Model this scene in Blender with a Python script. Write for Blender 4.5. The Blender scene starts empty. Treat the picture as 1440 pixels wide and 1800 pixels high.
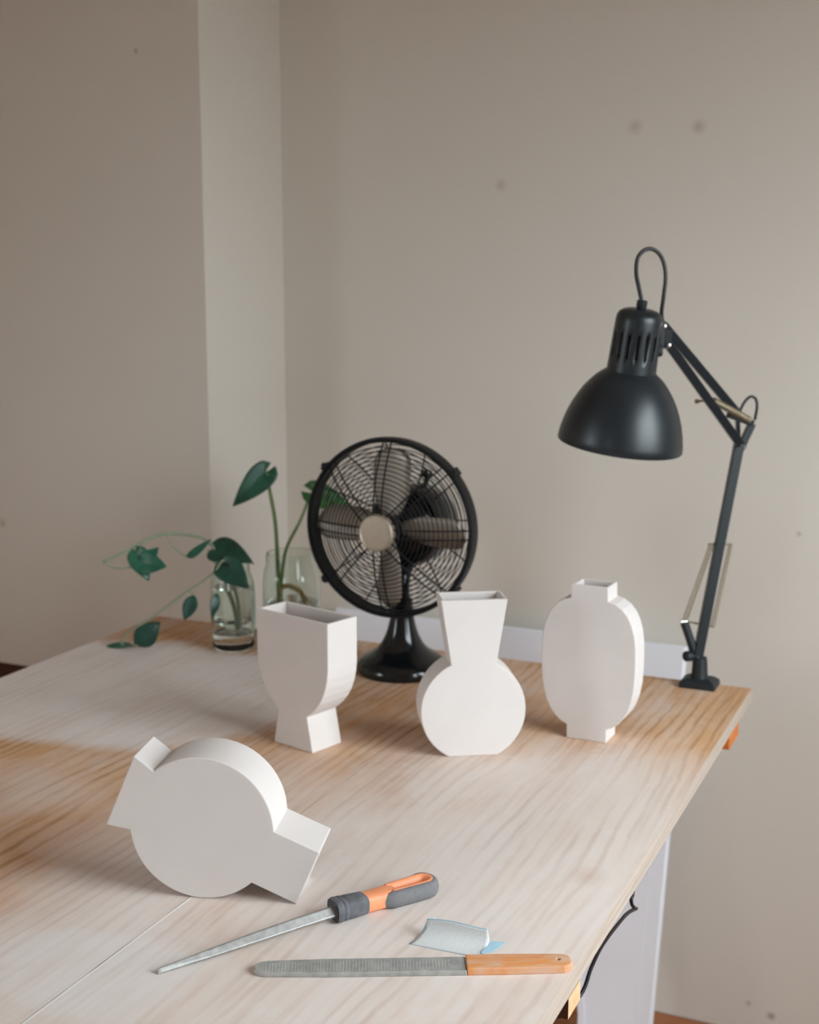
import bpy, bmesh, math, random
from mathutils import Vector as V, Matrix as M
from mathutils.geometry import interpolate_bezier
rnd = random.Random(7)
C = bpy.context.scene.collection
sc = bpy.context.scene
PI = math.pi

# ------------------------------------------------------------------ camera
cam_d = bpy.data.cameras.new('camera'); cam = bpy.data.objects.new('camera', cam_d); C.objects.link(cam)
cam.location = (0, 0, 1.31)
cam.rotation_euler = (math.radians(90 - 9.84), 0, math.radians(24.2))
cam_d.sensor_fit = 'AUTO'; cam_d.sensor_width = 36.0; cam_d.lens = 2306 / 1800 * 36
cam_d.clip_start = 0.02
cam_d.dof.use_dof = True; cam_d.dof.focus_distance = 1.12; cam_d.dof.aperture_fstop = 8.0
sc.camera = cam

# ------------------------------------------------------------------ light
# overcast sky over a darker ground, coming in through two windows and an unseen left one added for fill (portals guide the sampling)
w = bpy.data.worlds.new('sky'); sc.world = w; w.use_nodes = True
wt = w.node_tree; tc = wt.nodes.new('ShaderNodeTexCoord'); sx = wt.nodes.new('ShaderNodeSeparateXYZ'); rp = wt.nodes.new('ShaderNodeValToRGB')
mr = wt.nodes.new('ShaderNodeMapRange'); mr.inputs[1].default_value = -1; mr.inputs[2].default_value = 1
wt.links.new(tc.outputs['Generated'], sx.inputs[0]); wt.links.new(sx.outputs[2], mr.inputs[0]); wt.links.new(mr.outputs[0], rp.inputs[0])
e = rp.color_ramp.elements; e[0].position = 0.48; e[0].color = (0.10, 0.10, 0.10, 1); e[1].position = 0.53; e[1].color = (0.42, 0.475, 0.50, 1)
n_ = e.new(1.0); n_.color = (0.88, 1.0, 1.06, 1)
wt.links.new(rp.outputs[0], wt.nodes['Background'].inputs[0])
wt.nodes['Background'].inputs[1].default_value = 17.4
W1 = (0.48, 1.56, 0.86, 2.03); W2 = (-1.05, -0.70, 0.90, 1.92); WFILL = (-1.40, -0.32, 0.90, 1.95)  # the third, on the left wall, is an opening added for fill light
def portal(name, loc, rot, sx_, sy_):
    l = bpy.data.lights.new(name, 'AREA'); l.shape = 'RECTANGLE'; l.size = sx_; l.size_y = sy_; l.cycles.is_portal = True
    o = bpy.data.objects.new(name, l); C.objects.link(o); o.location = loc; o.rotation_euler = rot; return o
portal('right_window_portal', (0.82, (W1[0] + W1[1]) / 2, (W1[2] + W1[3]) / 2), (0, math.radians(90), 0), W1[3] - W1[2], W1[1] - W1[0])
portal('front_window_portal', ((W2[0] + W2[1]) / 2, -3.22, (W2[2] + W2[3]) / 2), (math.radians(90), 0, 0), W2[1] - W2[0], W2[3] - W2[2])
portal('left_fill_portal', (-2.42, (WFILL[0] + WFILL[1]) / 2, (WFILL[2] + WFILL[3]) / 2), (0, math.radians(-90), 0), WFILL[3] - WFILL[2], WFILL[1] - WFILL[0])
sc.view_settings.view_transform = 'Standard'; sc.view_settings.look = 'None'
sc.view_settings.exposure = 0.13; sc.view_settings.gamma = 1.0; sc.view_settings.use_curve_mapping = False

# ------------------------------------------------------------------ materials
def srgb(r, g, b):
    f = lambda c: (c / 255 / 12.92) if c <= 10 else ((c / 255 + 0.055) / 1.055) ** 2.4
    return (f(r), f(g), f(b), 1)
class NT:
    def __init__(s, name):
        s.m = bpy.data.materials.new(name); s.m.use_nodes = True; s.t = s.m.node_tree
        s.b = s.t.nodes['Principled BSDF']
    def n(s, kind, **kw):
        nd = s.t.nodes.new(kind)
        for k, v in kw.items():
            if k.startswith('i_'): nd.inputs[k[2:].replace('_', ' ')].default_value = v
            else: setattr(nd, k, v)
        return nd
    def l(s, a, b): s.t.links.new(a, b)
    def ramp(s, src, *stops):
        r = s.n('ShaderNodeValToRGB'); e = r.color_ramp.elements
        while len(e) < len(stops): e.new(0.5)
        for el, (p, c) in zip(e, stops):
            el.position = p; el.color = c if hasattr(c, '__len__') else (c, c, c, 1)
        s.l(src, r.inputs[0]); return r.outputs[0]
    def mix(s, fac, a, b, mode='MIX'):
        m = s.n('ShaderNodeMix', data_type='RGBA', blend_type=mode)
        if hasattr(fac, 'links'): s.l(fac, m.inputs[0])
        else: m.inputs[0].default_value = fac
        for v, i in ((a, 6), (b, 7)):
            if hasattr(v, 'links'): s.l(v, m.inputs[i])
            else: m.inputs[i].default_value = v
        return m.outputs[2]
    def math(s, op, a, b=0.0, c=0.0):
        m = s.n('ShaderNodeMath', operation=op)
        for i, v in enumerate((a, b, c)):
            if hasattr(v, 'links'): s.l(v, m.inputs[i])
            else: m.inputs[i].default_value = v
        return m.outputs[0]
    def coord(s, scale=(1, 1, 1), loc=(0, 0, 0)):
        tc = s.n('ShaderNodeTexCoord'); mp = s.n('ShaderNodeMapping')
        mp.inputs['Scale'].default_value = scale; mp.inputs['Location'].default_value = loc
        s.l(tc.outputs['Object'], mp.inputs[0]); return mp.outputs[0]
    def noise(s, vec, scale, detail=4, rough=0.55, dist=0.0):
        n = s.n('ShaderNodeTexNoise'); n.inputs['Scale'].default_value = scale
        n.inputs['Detail'].default_value = detail; n.inputs['Roughness'].default_value = rough
        n.inputs['Distortion'].default_value = dist; s.l(vec, n.inputs['Vector']); return n.outputs[0]
    def bump(s, h, strength=0.2, dist=0.002):
        b = s.n('ShaderNodeBump'); b.inputs['Strength'].default_value = strength
        b.inputs['Distance'].default_value = dist; s.l(h, b.inputs['Height']); s.l(b.outputs[0], s.b.inputs['Normal'])
    def set(s, col=None, rough=None, metal=None, spec=None):
        for v, k in ((col, 'Base Color'), (rough, 'Roughness'), (metal, 'Metallic'), (spec, 'Specular IOR Level')):
            if v is None: continue
            if hasattr(v, 'links'): s.l(v, s.b.inputs[k])
            else: s.b.inputs[k].default_value = v
        return s.m
def plain(name, col, rough=0.5, metal=0.0, spec=0.5, var=0.12, scale=60, bump=0.0):
    t = NT(name); n = t.noise(t.coord(), scale, 5)
    d = tuple(c * (1 - var) for c in col[:3]) + (1,); u = tuple(min(1, c * (1 + var)) for c in col[:3]) + (1,)
    t.set(t.ramp(n, (0.3, d), (0.7, u)), rough, metal, spec)
    if bump: t.bump(n, bump, 0.0006)
    return t.m

def wall_mat():
    t = NT('wall_plaster'); co = t.coord()
    big = t.noise(co, 1.3, 3); fine = t.noise(co, 160, 3)
    col = t.ramp(big, (0.3, srgb(221, 214, 204)), (0.7, srgb(225, 218, 208)))
    # a few small brown specks and scuffs, as on the photographed wall
    for (x, y, z, r, c, k) in ((-1.376, 1.93, 1.70, 0.006, (110, 100, 88), 0.6), (-0.58, 2.2, 1.567, 0.016, (165, 138, 112), 0.4),
                         (-0.475, 2.2, 1.562, 0.015, (160, 132, 106), 0.45), (-0.815, 2.2, 1.48, 0.013, (165, 138, 112), 0.4),
                         (-1.72, 1.93, 0.86, 0.012, (150, 128, 108), 0.5), (-0.285, 2.2, 0.905, 0.006, (125, 112, 100), 0.5),
                         (-0.29, 2.2, 0.04, 0.010, (105, 90, 78), 0.7), (-0.33, 2.2, 0.055, 0.007, (115, 100, 85), 0.5)):
        d = t.n('ShaderNodeVectorMath', operation='DISTANCE'); t.l(co, d.inputs[0]); d.inputs[1].default_value = (x, y, z)
        f = t.n('ShaderNodeMapRange'); f.inputs[1].default_value = 0; f.inputs[2].default_value = r
        f.inputs[3].default_value = k; f.inputs[4].default_value = 0.0; t.l(d.outputs['Value'], f.inputs[0])
        col = t.mix(f.outputs[0], col, srgb(*c))
    t.set(col, 0.85, 0, 0.25); t.bump(fine, 0.12, 0.001); return t.m
def table_mat():
    t = NT('dusty_pine_plywood'); co = t.coord()
    sep = t.n('ShaderNodeSeparateXYZ'); t.l(co, sep.inputs[0]); X, Y = sep.outputs[0], sep.outputs[1]
    # fine grain running along the boards (Y): thin growth lines, gently bent, fading in and out
    warp = t.noise(t.coord((2.4, 0.8, 1)), 1.8, 2, 0.45); wob = t.noise(t.coord((10, 9, 1)), 1.6, 3, 0.6)
    ph = t.math('ADD', t.math('ADD', t.math('MULTIPLY', X, 62.0), t.math('MULTIPLY', warp, 6.5)), t.math('MULTIPLY', wob, 0.55))
    band = t.math('SINE', t.math('MULTIPLY', ph, 6.283)); band = t.math('MULTIPLY_ADD', band, 0.5, 0.5)
    fade = t.ramp(t.noise(t.coord((14, 3.2, 1)), 1.3, 3, 0.6), (0.36, 0.0), (0.62, 1.0))
    fib = t.noise(t.coord((210, 7, 1)), 1.0, 6, 0.65)
    strk = t.ramp(t.noise(t.coord((95, 3.0, 1)), 1.0, 3, 0.55, 0.2), (0.52, 0.0), (0.70, 1.0))
    tone = t.noise(t.coord((5, 1.2, 1)), 1.5, 3)
    base = t.ramp(tone, (0.3, srgb(200, 148, 104)), (0.7, srgb(219, 174, 132)))
    g = t.math('MULTIPLY', t.ramp(band, (0.55, 0.0), (0.97, 1.0)), fade)
    g = t.math('MAXIMUM', g, t.math('MULTIPLY', strk, 0.7))
    wood = t.mix(t.math('MULTIPLY', g, 0.44), base, srgb(146, 98, 66))
    wood = t.mix(t.math('MULTIPLY', t.ramp(fib, (0.45, 0.0), (0.68, 1.0)), 0.30), wood, srgb(172, 124, 84))
    # plaster dust: a broad smear at the back left, a veil around the tools and along the right edge
    dn = t.noise(t.coord((1.0, 0.55, 1)), 7.5, 6, 0.62, 0.6); dn2 = t.noise(t.coord((9, 2.2, 1)), 3.0, 6, 0.65, 0.3)
    def blob(cx, cy, rx, ry, soft, amp, wob=0.5):
        a = t.math('DIVIDE', t.math('SUBTRACT', X, cx), rx); b = t.math('DIVIDE', t.math('SUBTRACT', Y, cy), ry)
        r = t.math('SQRT', t.math('ADD', t.math('MULTIPLY', a, a), t.math('MULTIPLY', b, b)))
        r = t.math('ADD', r, t.math('MULTIPLY', t.math('SUBTRACT', dn, 0.5), wob))
        f = t.n('ShaderNodeMapRange', interpolation_type='SMOOTHSTEP'); t.l(r, f.inputs[0])
        f.inputs[1].default_value = 1 + soft; f.inputs[2].default_value = 1 - soft; f.inputs[3].default_value = 0; f.inputs[4].default_value = amp
        return f.outputs[0]
    # local coordinates: table origin at (-0.79, 1.3)
    d = blob(-0.30, 0.16, 0.30, 0.23, 0.13, 0.97, 0.55)
    for a in ((0.31, -0.36, 0.36, 0.46, 0.45, 0.86), (0.37, -0.04, 0.24, 0.27, 0.45, 0.80), (0.12, -0.10, 0.22, 0.14, 0.45, 0.42),
              (0.17, -0.49, 0.19, 0.10, 0.5, 0.97), (0.03, -0.52, 0.06, 0.14, 0.5, 0.5), (-0.20, -0.46, 0.24, 0.14, 0.6, 0.60), (-0.30, -0.20, 0.26, 0.08, 0.6, 0.50)):
        d = t.math('MAXIMUM', d, blob(*a))
    veil = t.math('MULTIPLY', t.ramp(dn2, (0.34, 0.0), (0.66, 1.0)), 0.42)
    d = t.math('MAXIMUM', d, veil)
    d = t.math('MULTIPLY', d, t.ramp(dn2, (0.2, 0.80), (0.55, 1.0)))
    patch = t.ramp(t.noise(t.coord((2.2, 1.1, 1)), 3.1, 4, 0.6, 0.4), (0.50, 0.0), (0.66, 1.0))   # rubbed places where the wood shows
    d = t.math('SUBTRACT', d, t.math('MULTIPLY', patch, 0.22))
    d = t.math('SUBTRACT', d, t.math('MULTIPLY', g, 0.15)); d = t.math('MAXIMUM', d, 0.0)
    col = t.mix(d, wood, srgb(232, 224, 220))
    sm = t.math('MULTIPLY', t.ramp(t.noise(t.coord((1, 1, 1)), 26, 5, 0.7), (0.60, 0.0), (0.75, 1.0)), 0.30)
    col = t.mix(sm, col, srgb(236, 232, 230))
    sd = t.math('SUBTRACT', 1.0, t.math('MINIMUM', 1.0, t.math('MULTIPLY', t.math('ABSOLUTE', t.math('SUBTRACT', X, 0.1392)), 750.0)))
    yf = t.n('ShaderNodeMapRange'); t.l(Y, yf.inputs[0]); yf.inputs[1].default_value = -0.30; yf.inputs[2].default_value = -0.18; yf.inputs[3].default_value = 1.0; yf.inputs[4].default_value = 0.12
    sd = t.math('MULTIPLY', sd, yf.outputs[0])
    col = t.mix(t.math('MULTIPLY', t.math('MINIMUM', 1.0, t.math('MULTIPLY', sd, 3.0)), t.ramp(dn2, (0.3, 0.45), (0.5, 0.95))), col, srgb(240, 236, 233))
    kn = t.n('ShaderNodeVectorMath', operation='DISTANCE'); t.l(t.coord((1, 0.7, 1)), kn.inputs[0]); kn.inputs[1].default_value = (0.463, -0.106, 0.75)
    col = t.mix(t.ramp(kn.outputs['Value'], (0.0, 0.35), (0.02, 0.0)), col, srgb(178, 134, 104))
    t.set(col, 0.62, 0, 0.3); t.bump(t.math('ADD', fib, t.math('MULTIPLY', band, 0.5)), 0.15, 0.0008); return t.m
def wood_mat(name, c1, c2, sx=(60, 4, 60), rough=0.6):
    t = NT(name); n = t.noise(t.coord(sx), 1.0, 6, 0.6); t.set(t.ramp(n, (0.32, c1), (0.68, c2)), rough, 0, 0.35)
    t.bump(n, 0.15, 0.0006); return t.m
def glass_mat(name, col, ior, rough=0.0):
    t = NT(name); n = t.noise(t.coord(), 14, 2)
    t.set(t.ramp(n, (0.3, tuple(c * 0.97 for c in col[:3]) + (1,)), (0.7, col)), rough, 0, 0.5)
    t.b.inputs['Transmission Weight'].default_value = 1.0; t.b.inputs['IOR'].default_value = ior; return t.m
def leaf_mat(name, c1, c2):
    t = NT(name); co = t.coord(); n = t.noise(co, 45, 4)
    t.set(t.ramp(n, (0.3, c1), (0.75, c2)), 0.38, 0, 0.5); t.bump(t.noise(co, 200, 2), 0.15, 0.0005); return t.m

WALL = wall_mat(); TABLE = table_mat()
EDGE = wood_mat('dusty_plywood_edge', srgb(166, 148, 134), srgb(186, 169, 156), (60, 5, 300))
BEAM = wood_mat('pine_batten', srgb(204, 160, 116), srgb(226, 190, 150), (4, 70, 70))
BEAMD = wood_mat('dark_brown_batten', srgb(62, 40, 30), srgb(84, 56, 42), (4, 70, 70))
BEAMO = wood_mat('orange_batten', srgb(190, 100, 40), srgb(214, 128, 60), (4, 70, 70))
FLOOR = wood_mat('oak_floorboard', srgb(150, 92, 56), srgb(182, 118, 74), (4, 50, 50), 0.45)
DARK = wood_mat('dark_brown_wood', srgb(74, 42, 32), srgb(96, 58, 44), (6, 40, 40), 0.55)
CEIL = plain('ceiling_paint', srgb(225, 218, 208), 0.9, var=0.02, scale=3)
WHITEP = plain('white_panel_paint', srgb(236, 236, 242), 0.45, var=0.02, scale=8)
WHITEF = plain('white_window_paint', srgb(235, 233, 228), 0.5, var=0.03, scale=8)
CLAY = plain('white_bisque', srgb(219, 210, 206), 0.8, 0, 0.25, 0.02, 25, 0.08)
BLACK = plain('black_fan_enamel', (0.0045, 0.0055, 0.0065, 1), 0.16, 0, 0.5, 0.1)
WIRE = plain('black_guard_wire', (0.005, 0.006, 0.008, 1), 0.5, 0, 0.3, 0.1)
NICKEL = plain('satin_nickel', (0.46, 0.385, 0.31, 1), 0.5, 0.75, 0.5, 0.05, 90)
BLADE = plain('brushed_bronze_blade', (0.40, 0.345, 0.29, 1), 0.45, 0.55, 0.5, 0.06, 40)
LAMP = plain('matt_blue_black_lamp', (0.0062, 0.0120, 0.0170, 1), 0.37, 0, 0.6, 0.08, 40)
PLASTIC = plain('black_plastic', (0.010, 0.0145, 0.019, 1), 0.5, 0, 0.45, 0.1, 90)
CABLE = plain('black_cable', (0.006, 0.007, 0.009, 1), 0.38, 0, 0.5, 0.1)
SCREW = plain('bright_screw', (0.75, 0.73, 0.70, 1), 0.25, 1.0)
SPRING = plain('tan_spring_steel', (0.46, 0.38, 0.27, 1), 0.38, 0.7, 0.5, 0.15, 200)
STEEL = plain('file_steel', srgb(168, 166, 163), 0.40, 0.6, 0.5, 0.18, 160, 0.2)
RASP = plain('rasp_steel', srgb(166, 164, 160), 0.55, 0.2, 0.5, 0.2, 120, 0.25)
GRIP = plain('grey_rubber_grip', srgb(116, 114, 116), 0.75, 0, 0.3, 0.1, 300, 0.3)
GRIPD = plain('dark_rubber_collar', srgb(98, 98, 102), 0.7, 0, 0.3, 0.25, 120, 0.3)
ORANGE = plain('orange_plastic', srgb(240, 152, 108), 0.5, 0, 0.4, 0.05, 60)
RASPW = None
def rasp_wood():
    t = NT('dusty_orange_beech'); n = t.noise(t.coord((6, 120, 60)), 1.0, 5); d = t.noise(t.coord((18, 70, 20)), 1.2, 5, 0.6, 0.5)
    c = t.ramp(n, (0.3, srgb(205, 128, 70)), (0.7, srgb(226, 152, 92)))
    c = t.mix(t.math('MULTIPLY', t.ramp(d, (0.42, 0.0), (0.60, 1.0)), 0.70), c, srgb(208, 182, 164)); t.set(c, 0.5, 0, 0.35); return t.m
RASPW = rasp_wood()
PAPER = plain('pale_grey_sandpaper', srgb(212, 212, 211), 0.85, 0, 0.2, 0.1, 900, 0.4)
PAPERB = plain('blue_sandpaper_back', srgb(160, 190, 204), 0.8, 0, 0.2, 0.08, 200)
GLASS = glass_mat('pale_green_glass', (0.90, 0.965, 0.925, 1), 1.46)
WATER = glass_mat('water', (0.95, 0.98, 0.95, 1), 1.33)
PANE = glass_mat('window_glass', (0.98, 1, 0.99, 1), 1.45)
LEAFD = leaf_mat('dark_green_leaf', srgb(20, 56, 46), srgb(34, 84, 66))
LEAFM = leaf_mat('mid_green_leaf', srgb(24, 76, 58), srgb(44, 104, 80))
LEAFL = leaf_mat('fresh_green_leaf', srgb(40, 92, 44), srgb(72, 130, 62))
STEM = plain('green_stem', srgb(136, 148, 122), 0.5, 0, 0.4, 0.12, 80)
STEMG = plain('fresh_green_stem', srgb(128, 154, 100), 0.5, 0, 0.4, 0.12, 80)
ROOT = plain('yellow_brown_root', srgb(160, 132, 76), 0.6, 0, 0.3, 0.2, 80)

# ------------------------------------------------------------------ mesh helpers
def link_mesh(name, bm, mat, parent=None, smooth=None):
    bmesh.ops.recalc_face_normals(bm, faces=bm.faces[:])
    me = bpy.data.meshes.new(name); bm.to_mesh(me); bm.free()
    me.materials.append(mat)
    if smooth is not None:
        for p in me.polygons: p.use_smooth = True
        if smooth < 180:
            try: me.set_sharp_from_angle(angle=math.radians(smooth))
            except Exception: pass
    o = bpy.data.objects.new(name, me); C.objects.link(o)
    if parent: o.parent = parent
    return o
def thing(name, label, cat, loc=(0, 0, 0), rot=None, group=None):
    o = bpy.data.objects.new(name, None); C.objects.link(o); o.empty_display_size = 0.05
    o.location = loc
    if rot is not None: o.rotation_euler = rot
    o['label'] = label; o['category'] = cat
    if group: o['group'] = group
    return o
def struct(name, bm, mat, parent=None, smooth=None):
    o = link_mesh(name, bm, mat, parent, smooth)
    o['kind'] = 'structure'
    return o
def bevel(o, w=0.001, seg=2, ang=35):
    m = o.modifiers.new('bevel', 'BEVEL'); m.width = w; m.segments = seg; m.limit_method = 'ANGLE'; m.angle_limit = math.radians(ang)
    return o
def box(bm, lo, hi, mtx=None):
    vs = [bm.verts.new(V((x, y, z))) for x in (lo[0], hi[0]) for y in (lo[1], hi[1]) for z in (lo[2], hi[2])]
    if mtx is not None:
        for v in vs: v.co = mtx @ v.co
    for f in ((0, 1, 3, 2), (4, 6, 7, 5), (0, 4, 5, 1), (2, 3, 7, 6), (0, 2, 6, 4), (1, 5, 7, 3)): bm.faces.new([vs[i] for i in f])
    return vs
def frame(d, up=V((0, 0, 1))):
    d = d.normalized()
    if abs(d.dot(up)) > 0.98: up = V((1, 0, 0)) if abs(d.x) < 0.9 else V((0, 1, 0))
    a = up.cross(d).normalized(); b = d.cross(a).normalized()
    return a, b
def bar(bm, p, q, w, h, up=V((0, 0, 1))):
    p, q = V(p), V(q); a, b = frame(q - p, V(up))
    r = [[bm.verts.new(c + a * sx * w / 2 + b * sy * h / 2) for sx, sy in ((-1, -1), (1, -1), (1, 1), (-1, 1))] for c in (p, q)]
    for i in range(4): bm.faces.new((r[0][i], r[0][(i + 1) % 4], r[1][(i + 1) % 4], r[1][i]))
    bm.faces.new(r[0][::-1]); bm.faces.new(r[1])
def crom(pts, n=8):
    pts = [V(p) for p in pts]; P = [pts[0] * 2 - pts[1]] + pts + [pts[-1] * 2 - pts[-2]]; out = []
    for i in range(1, len(P) - 2):
        for k in range(n):
            t = k / n; a, b, c, d = P[i - 1], P[i], P[i + 1], P[i + 2]
            out.append(0.5 * ((2 * b) + (c - a) * t + (2 * a - 5 * b + 4 * c - d) * t * t + (3 * b - a - 3 * c + d) * t ** 3))
    out.append(pts[-1]); return out
def tube(bm, pts, r, seg=8, closed=False, smooth=0, flat=1.0):
    pts = [V(p) for p in pts]
    if smooth: pts = crom(pts, smooth)
    n = len(pts); rr = r if hasattr(r, '__len__') else [r] * n
    if len(rr) != n:
        k = len(rr); rr = [rr[min(k - 1, int(i / max(1, n - 1) * (k - 1)))] for i in range(n)]
    rings = []; ref = None
    for i in range(n):
        d = (pts[(i + 1) % n] - pts[i - 1]) if closed else (pts[min(n - 1, i + 1)] - pts[max(0, i - 1)])
        d.normalize()
        if ref is None: a, b = frame(d)
        else:
            a = (ref - d * ref.dot(d)).normalized(); b = d.cross(a)
        ref = a
        rings.append([bm.verts.new(pts[i] + (a * math.cos(2 * PI * k / seg) + b * math.sin(2 * PI * k / seg) * flat) * rr[i]) for k in range(seg)])
    for i in range(n if closed else n - 1):
        A, B = rings[i], rings[(i + 1) % n]
        for k in range(seg): bm.faces.new((A[k], A[(k + 1) % seg], B[(k + 1) % seg], B[k]))
    if not closed: bm.faces.new(rings[0][::-1]); bm.faces.new(rings[-1])
def lathe(bm, prof, seg=48, mtx=None, cap0=True, cap1=True, flute=0.0, nfl=0, skip=None):
    """prof: list of (r, h); axis local Z"""
    rings = []
    for (r, h) in prof:
        ring = []
        for k in range(seg):
            a = 2 * PI * k / seg; q = r * (1 + flute * math.cos(a * nfl)) if nfl else r
            v = V((q * math.cos(a), q * math.sin(a), h)); ring.append(bm.verts.new(mtx @ v if mtx is not None else v))
        rings.append(ring)
    for i in range(len(rings) - 1):
        for k in range(seg):
            if skip and skip(i, k): continue
            bm.faces.new((rings[i][k], rings[i][(k + 1) % seg], rings[i + 1][(k + 1) % seg], rings[i + 1][k]))
    if cap0: bm.faces.new(rings[0][::-1])
    if cap1: bm.faces.new(rings[-1])
def axis_m(origin, d, up=V((0, 0, 1))):
    d = V(d).normalized(); a, b = frame(d, V(up)); m = M((a, b, d)).transposed().to_4x4(); m.translation = V(origin); return m
def ring_pts(c, r, seg, ax='Y'):
    return [V((c[0] + r * math.cos(2 * PI * k / seg), c[1], c[2] + r * math.sin(2 * PI * k / seg))) for k in range(seg)]

# ------------------------------------------------------------------ the room
ZT = 0.75
XR, XL, YB, YF, ZC = 0.80, -2.4, 2.2, -3.2, 2.65
XB, YBR = -1.25, 1.93           # chimney breast: right side and front face
bm = bmesh.new(); box(bm, (XB, YB, 0), (XR + 0.12, YB + 0.12, ZC)); struct('wall_back', bm, WALL)
bm = bmesh.new()
OX0, OX1, OZ = -2.2, -1.50, 0.583   # hearth opening
box(bm, (XL, YBR, 0), (OX0, YB + 0.12, ZC)); box(bm, (OX1, YBR, 0), (XB, YB + 0.12, ZC)); box(bm, (OX0, YBR, OZ), (OX1, YB + 0.12, ZC))
struct('wall_chimney_breast', bm, WALL)
bm = bmesh.new(); box(bm, (OX0, 2.10, 0), (OX1, YB + 0.12, OZ)); struct('trim_1', bm, DARK)
def wall_with_hole(name, ax, pos, th, a0, a1, h0, h1, z0, z1):
    bm = bmesh.new()
    def bx(u0, u1, za, zb):
        if ax == 'X': box(bm, (pos, u0, za), (pos + th, u1, zb))
        else: box(bm, (u0, pos, za), (u1, pos + th, zb))
    bx(a0, h0, 0, ZC); bx(h1, a1, 0, ZC); bx(h0, h1, 0, z0); bx(h0, h1, z1, ZC)
    return struct(name, bm, WALL)
wall_with_hole('wall_right', 'X', XR, 0.12, YF - 0.12, YB, *W1)
wall_with_hole('wall_front', 'Y', YF - 0.12, 0.12, XL, XR, *W2)
def window(name, ax, pos, h0, h1, z0, z1):
    bm = bmesh.new(); t = 0.045
    def bx(bm, u0, u1, za, zb, d0, d1):
        if ax == 'X': box(bm, (pos + d0, u0, za), (pos + d1, u1, zb))
        else: box(bm, (u0, pos + d0, za), (u1, pos + d1, zb))
    for (u0, u1, za, zb) in ((h0, h1, z0, z0 + t), (h0, h1, z1 - t, z1), (h0, h0 + t, z0 + t, z1 - t), (h1 - t, h1, z0 + t, z1 - t),
                             ((h0 + h1) / 2 - 0.02, (h0 + h1) / 2 + 0.02, z0 + t, z1 - t)):
        bx(bm, u0, u1, za, zb, 0.03, 0.08)
    o = struct(name, bm, WHITEF)
    bm = bmesh.new(); bx(bm, h0 - 0.05, h1 + 0.05, z0 - 0.04, z0, -0.03 if ax == 'X' else 0.0, 0.10 if ax == 'X' else 0.15); link_mesh('window_sill', bm, WHITEF, o)
wall_with_hole('wall_left', 'X', XL - 0.12, 0.12, YF - 0.12, YB + 0.12, *WFILL)
window('fill_window', 'X', XL - 0.12, *WFILL); window('window_1', 'X', XR, *W1); window('window_2', 'Y', YF - 0.12, *W2)  # the left one is added out of view to lift the fill
bm = bmesh.new(); box(bm, (XL - 0.12, YF - 0.12, ZC), (XR + 0.12, YB + 0.12, ZC + 0.1)); struct('ceiling', bm, CEIL)
bm = bmesh.new(); box(bm, (XL - 0.12, YF - 0.12, -0.1), (XR + 0.12, YB + 0.12, -0.016)); floor = struct('floor', bm, DARK)
pm = None; y = YF
while y < YB - 0.01:
    y1 = min(y + 0.127, YB)
    bm = bmesh.new(); box(bm, (XL, y + 0.001, -0.016), (XR, y1 - 0.001, 0.0)); o = link_mesh('floor_board', bm, FLOOR, floor); bevel(o, 0.001, 1)
    y += 0.127

# ------------------------------------------------------------------ the work table
TX, TY = -0.79, 1.30
TXL, TXR, SEAM, TY0, TY1, TTH = -1.288, -0.289, -0.6525, 0.50, 1.817, 0.0135
table = thing('work_table', 'long wooden worktable with two dusty pale boards on battens', 'table', (TX, TY, 0))
def board(x0, x1, jag):
    bm = bmesh.new(); n = 70; top = []; bot = []
    for side in (0, 1):
        for k in range(n + 1):
            yy = TY0 + (TY1 - TY0) * k / n; x = (x0, x1)[side]
            j = rnd.uniform(-1, 1) * 0.0006 if jag[side] else rnd.uniform(-1, 1) * 0.0003
            top.append(bm.verts.new((x + j - TX, yy - TY, ZT))); bot.append(bm.verts.new((x + (0.003 if side and jag[1] else 0) - TX, yy - TY, ZT - TTH)))
    L = n + 1
    for k in range(n):
        bm.faces.new((top[k], top[k + 1], top[L + k + 1], top[L + k])); bm.faces.new((bot[k], bot[L + k], bot[L + k + 1], bot[k + 1]))
        for s in (0, L): bm.faces.new((top[s + k], top[s + k + 1], bot[s + k + 1], bot[s + k]))
    for k in (0, n): bm.faces.new((top[k], top[L + k], bot[L + k], bot[k]))
    o = link_mesh('tabletop_board', bm, TABLE, table); o.data.materials.append(EDGE)
    for p in o.data.polygons:
        if abs(p.normal.z) < 0.7: p.material_index = 1
    return o
board(TXL, SEAM - 0.0004, (False, False)); board(SEAM + 0.0004, TXR, (False, True))
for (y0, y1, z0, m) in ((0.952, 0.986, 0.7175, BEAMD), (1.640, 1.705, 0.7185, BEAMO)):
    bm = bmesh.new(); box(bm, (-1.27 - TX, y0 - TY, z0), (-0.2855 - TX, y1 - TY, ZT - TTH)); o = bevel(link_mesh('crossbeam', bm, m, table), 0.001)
    if m is BEAMD:                                                       # dark brown along its length, pale on the two end faces
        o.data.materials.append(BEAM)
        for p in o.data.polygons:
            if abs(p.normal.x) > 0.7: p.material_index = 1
for lx in (-1.2, -0.70):
    for ly, s in ((0.62, 1), (1.60, 1)):
        bm = bmesh.new(); box(bm, (lx - 0.022 - TX, ly - 0.022 - TY, 0), (lx + 0.022 - TX, ly + 0.022 - TY, ZT - TTH)); bevel(link_mesh('leg', bm, BEAM, table), 0.002)

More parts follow.
